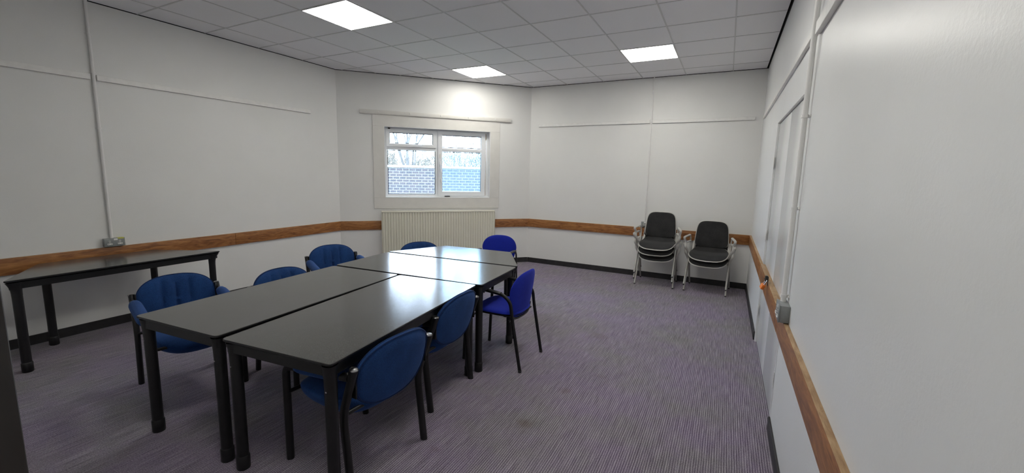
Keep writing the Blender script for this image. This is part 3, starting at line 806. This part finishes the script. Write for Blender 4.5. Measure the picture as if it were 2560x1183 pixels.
# ------------------------------------------------------------------ chair C: grey stacking armchair
def make_stack_chair():
    R = empty('stacking_armchair')
    for s in (1, -1):
        y = s * .256
        bm = bmesh.new(); tube(bm, [(.0, y, .405), (.245, s * .262, .012)], .0105, 10); lg = obj('front_leg', bm, 'grey_metal', R)
        bm = bmesh.new(); tube(bm, [(.2365, s * .2614, .022), (.25, s * .2624, 0)], .0112, 10); obj('foot', bm, 'black_foot', lg)
        bm = bmesh.new(); tube(bm, [(-.01, y, .405), (-.235, s * .262, .012)], .0105, 10); lg = obj('rear_leg', bm, 'grey_metal', R)
        bm = bmesh.new(); tube(bm, [(-.2275, s * .2614, .022), (-.242, s * .2624, 0)], .0112, 10); obj('foot', bm, 'black_foot', lg)
        # arm: thick loop rising forward from the joint, short rest, thin rear upright
        bm = bmesh.new()
        p = rounded([(.02, s * .262, .40), (.070, s * .275, .47), (.105, s * .300, .52), (.080, s * .300, .580), (.130, s * .318, .650), (-.06, s * .262, .672), (-.080, s * .256, .56), (-.045, s * .256, .47), (-.02, s * .260, .42)], .035, 6)
        n = len(p); rad_ = [.017 if k < n * .62 else .0105 for k in range(n)]
        tube(bm, p, .013, 10, radii=rad_, sx=.8, sy=1.0); obj('armrest', bm, 'grey_plastic', R)
        # side casting linking seat, back and legs
        bm = bmesh.new(); box(bm, -.055, min(y, y - s * .030), .385, .035, max(y, y - s * .030), .432, .008, 2)
        tube(bm, [(-.03, y - s * .018, .41), (-.15, y - s * .026, .435), (-.205, y - s * .030, .50), (-.222, y - s * .034, .57)], .014, 10, sx=1.0, sy=1.0)
        box(bm, -.214, min(y - s * .050, y - s * .014), .462, -.204, max(y - s * .050, y - s * .014), .545, .004, 2)
        obj('side_casting', bm, 'grey_plastic', R)
    def ms(u, v, w):
        x = .025 + u; f = max(0, (u - .06) / .19); g = max(0, (-u - .11) / .13)
        return Vector((x, v, .425 + w - .055 * f ** 2 + .075 * g ** 2 + .018 * (v / .24) ** 2 - .010))
    ol = super_outline(.245, .248, 4.2); 
    bm = bmesh.new(); pad(bm, ol, .013, ms, rings=10, pw=10); obj('seat_shell', bm, 'grey_plastic', R)
    bm = bmesh.new(); pad(bm, [(u * .968, v * .968) for u, v in ol], .030, lambda u, v, w: ms(u, v, w + .010), rings=10, pw=8, backT=.010); obj('seat_pad', bm, 'charcoal_fabric', R)
    def mb(u, v, w):
        return Vector((-.212 - (v + .18) * .10 + .028 * (u / .2) ** 2 + w, u, .682 + v))
    olb = super_outline(.214, .192, 4.6, -.085)
    bm = bmesh.new(); pad(bm, olb, .014, mb, rings=10, pw=10); obj('back_shell', bm, 'grey_plastic', R)
    bm = bmesh.new(); pad(bm, [(u * .965, v * .985 - .005) for u, v in olb], .024, lambda u, v, w: mb(u, v, w + .008), rings=10, pw=8, backT=.008); obj('back_pad', bm, 'charcoal_fabric', R)
    return R
sc = make_stack_chair(); GC1 = 'grey stacking armchairs in the taller stack'; GC2 = 'grey stacking armchairs in the lower stack'
a0 = math.radians(-90)
sc.location = (-.827, 6.418, 0); sc.rotation_euler = (0, 0, a0)
tag(sc, 'bottom charcoal-seated grey armchair of the stack of three, feet on the carpet', 'chair', GC1)
dup(sc, (-.845, 6.392, .088), a0 + math.radians(1.5), 'middle charcoal-seated grey armchair in the stack of three', GC1)
dup(sc, (-.832, 6.366, .176), a0 - math.radians(1.0), 'top charcoal-seated grey armchair of the stack of three, back fully visible', GC1)
dup(sc, (-.138, 6.400, 0), a0 - math.radians(5), 'lower charcoal-seated grey armchair of the stack of two near the right wall', GC2)
dup(sc, (-.145, 6.374, .088), a0 - math.radians(4), 'upper charcoal-seated grey armchair of the stack of two, back fully visible', GC2)

# ------------------------------------------------------------------ outside
W2 = Vector((math.cos(WALLS['window'][1]), math.sin(WALLS['window'][1])))   # along window wall
Nn = Vector((-W2.y, W2.x))                                                   # outward
def outp(u, d, z=0): p = A + W2 * u + Nn * d; return Vector((p.x, p.y, z))
bm = bmesh.new()
for k in range(73): x = .66 + k * .0245; tube(bm, [(x, .262, 1.12), (x, .262, 2.29)], .0017, 4)
for k in range(48): z = 1.13 + k * .0245; tube(bm, [(.65, .2646, z), (2.42, .2646, z)], .0017, 4)
ms_ = on_wall('security_mesh', 'window', bm, 'mesh_wire', smooth=False); tag(ms_, 'fine square wire security mesh fixed outside the window', 'mesh')
bm = bmesh.new(); prism(bm, [(-40, -2), (XL - .3, -2), (XL - .3, 4.6), (-3.3, 7.05), (20, 7.05), (20, 50), (-40, 50)], -.4, -.35)
struct(obj('ground', bm, 'ground_grass', smooth=False))
# brick boundary wall square to the line of sight
vd = math.radians(27.4 + 9.3); dist = 11.9
vx = Vector((-math.sin(vd), math.cos(vd))); cpos = vx * dist
bwz = H + .150
bm = bmesh.new(); box(bm, -6, 0, -.35, 6, .22, bwz - .045); bw = empty('brick_wall', (cpos.x, cpos.y, 0), vd); tag(bw, 'weathered brick boundary wall with a pale coping outside the window', 'wall')
obj('brickwork', bm, 'brick', bw, smooth=False)
bm = bmesh.new(); box(bm, -6, -.04, bwz - .045, 6, .26, bwz + .015, .01, 1); obj('coping', bm, 'coping_stone', bw)
# bare trees
def tree(loc, h, seed, mat, label, spread=.55, depth=6, name='bare_tree', n0=3, r0=.12, cat='tree', stemh=.22, grp=None, dec=.66, rmin=.004):
    rnd = random.Random(seed); bm = bmesh.new()
    def grow(p, d, L, r, lv):
        q = p + d * L * .5 + Vector((rnd.uniform(-1, 1), rnd.uniform(-1, 1), rnd.uniform(-.3, .6))) * L * .06
        e = q + (d + Vector((rnd.uniform(-1, 1), rnd.uniform(-1, 1), rnd.uniform(0, .7))) * .16).normalized() * L * .5
        tube(bm, [p, q, e], r, 5 if lv > 2 else 8, cap=False, radii=[max(rmin, r), max(rmin, r * .88), max(rmin, r * .76)])
        if lv >= depth: return
        k = 2 if lv else n0
        if lv > 1 and rnd.random() < .45: k = 3
        for _ in range(k):
            nd_ = (d + Vector((rnd.uniform(-1, 1), rnd.uniform(-1, 1), rnd.uniform(-.25, .7))) * spread).normalized()
            grow(e, nd_, L * rnd.uniform(.66, .86), r * dec, lv + 1)
    grow(Vector((0, 0, 0)), Vector((0, 0, 1)), h * stemh, r0, 0)
    o = obj(name, bm, mat, None, loc); return tag(o, label, cat, grp)
def px(ax, d): a = math.radians(27.4) - math.atan((ax - 1270) / 1042); return Vector((-math.sin(a) * d, math.cos(a) * d, -.35))
tree(px(1022, 14.0), 8.5, 3, 'bark', 'large bare winter tree beyond the brick wall, in the left window panes', .50, 8, r0=.045, n0=7, stemh=.19, dec=.66, rmin=.004)
tree(px(1160, 19.5), 6.5, 11, 'bark', 'smaller bare tree beyond the brick wall, in the right window panes', .55, 7, r0=.028, n0=5, dec=.66, rmin=.004)
for k, (ax, d, s, w) in enumerate(((960, 16, 21, 'at the left edge of the window'), (1005, 15.2, 22, 'below the large bare tree'), (1055, 16.2, 23, 'at the window mullion'), (1115, 17, 24, 'left in the right window pane'), (1165, 16.4, 25, 'in the middle of the right window pane'), (1210, 15.6, 26, 'at the right edge of the window'))):
    tree(px(ax, d), 4.6 + .6 * (k % 2), s, 'twig_tan', 'leafless tan shrub above the brick wall, ' + w, .75, 7, 'twiggy_shrub', 5, .018, 'shrub', .15, grp='leafless shrubs beyond the brick wall')

# ------------------------------------------------------------------ world: bright overcast sky
w = bpy.data.worlds.new('overcast'); scn.world = w; w.use_nodes = True; nt = w.node_tree
bg = nt.nodes['Background']
tc = nd(nt, 'ShaderNodeTexCoord'); mp = nd(nt, 'ShaderNodeMapping'); mp.inputs['Scale'].default_value = (1, 1, 2.5)
nt.links.new(tc.outputs['Generated'], mp.inputs['Vector']); f = noise(nt, mp.outputs['Vector'], 2.0, 4, 0.55)
nt.links.new(ramp(nt, f, [(0.35, (0.58, 0.76, 1.0)), (0.65, (0.80, 0.90, 1.0))]), bg.inputs['Color'])
bg.inputs['Strength'].default_value = 20.0

# ------------------------------------------------------------------ camera
yaw, pitch, roll = -0.4785, -0.1394, 0.0216
cy, sy = math.cos(yaw), math.sin(yaw); cp, sp_ = math.cos(pitch), math.sin(pitch)
Fw = Vector((sy * cp, cy * cp, sp_)); Rt = Vector((cy, -sy, 0)); Up = Rt.cross(Fw)
cr_, sr = math.cos(roll), math.sin(roll)
R2 = Rt * cr_ + Up * sr; U2 = Up * cr_ - Rt * sr
M = Matrix(((R2.x, U2.x, -Fw.x, 0), (R2.y, U2.y, -Fw.y, 0), (R2.z, U2.z, -Fw.z, H), (0, 0, 0, 1)))
cd = bpy.data.cameras.new('camera'); cam = bpy.data.objects.new('camera', cd); COL.objects.link(cam)
cam.matrix_world = M
cd.sensor_fit = 'HORIZONTAL'; cd.sensor_width = 36.0; cd.lens = 1041.94 / 2560 * 36.0
cd.shift_x = (1280 - 1270.405) / 2560; cd.shift_y = -(591.5 - 580.417) / 2560
cd.clip_start = 0.01; cd.clip_end = 200
scn.camera = cam

vs = scn.view_settings; vs.view_transform = 'Standard'; vs.look = 'None'; vs.gamma = 1.0; vs.use_curve_mapping = False
vs.exposure = 0.15
scn.display_settings.display_device = 'sRGB'
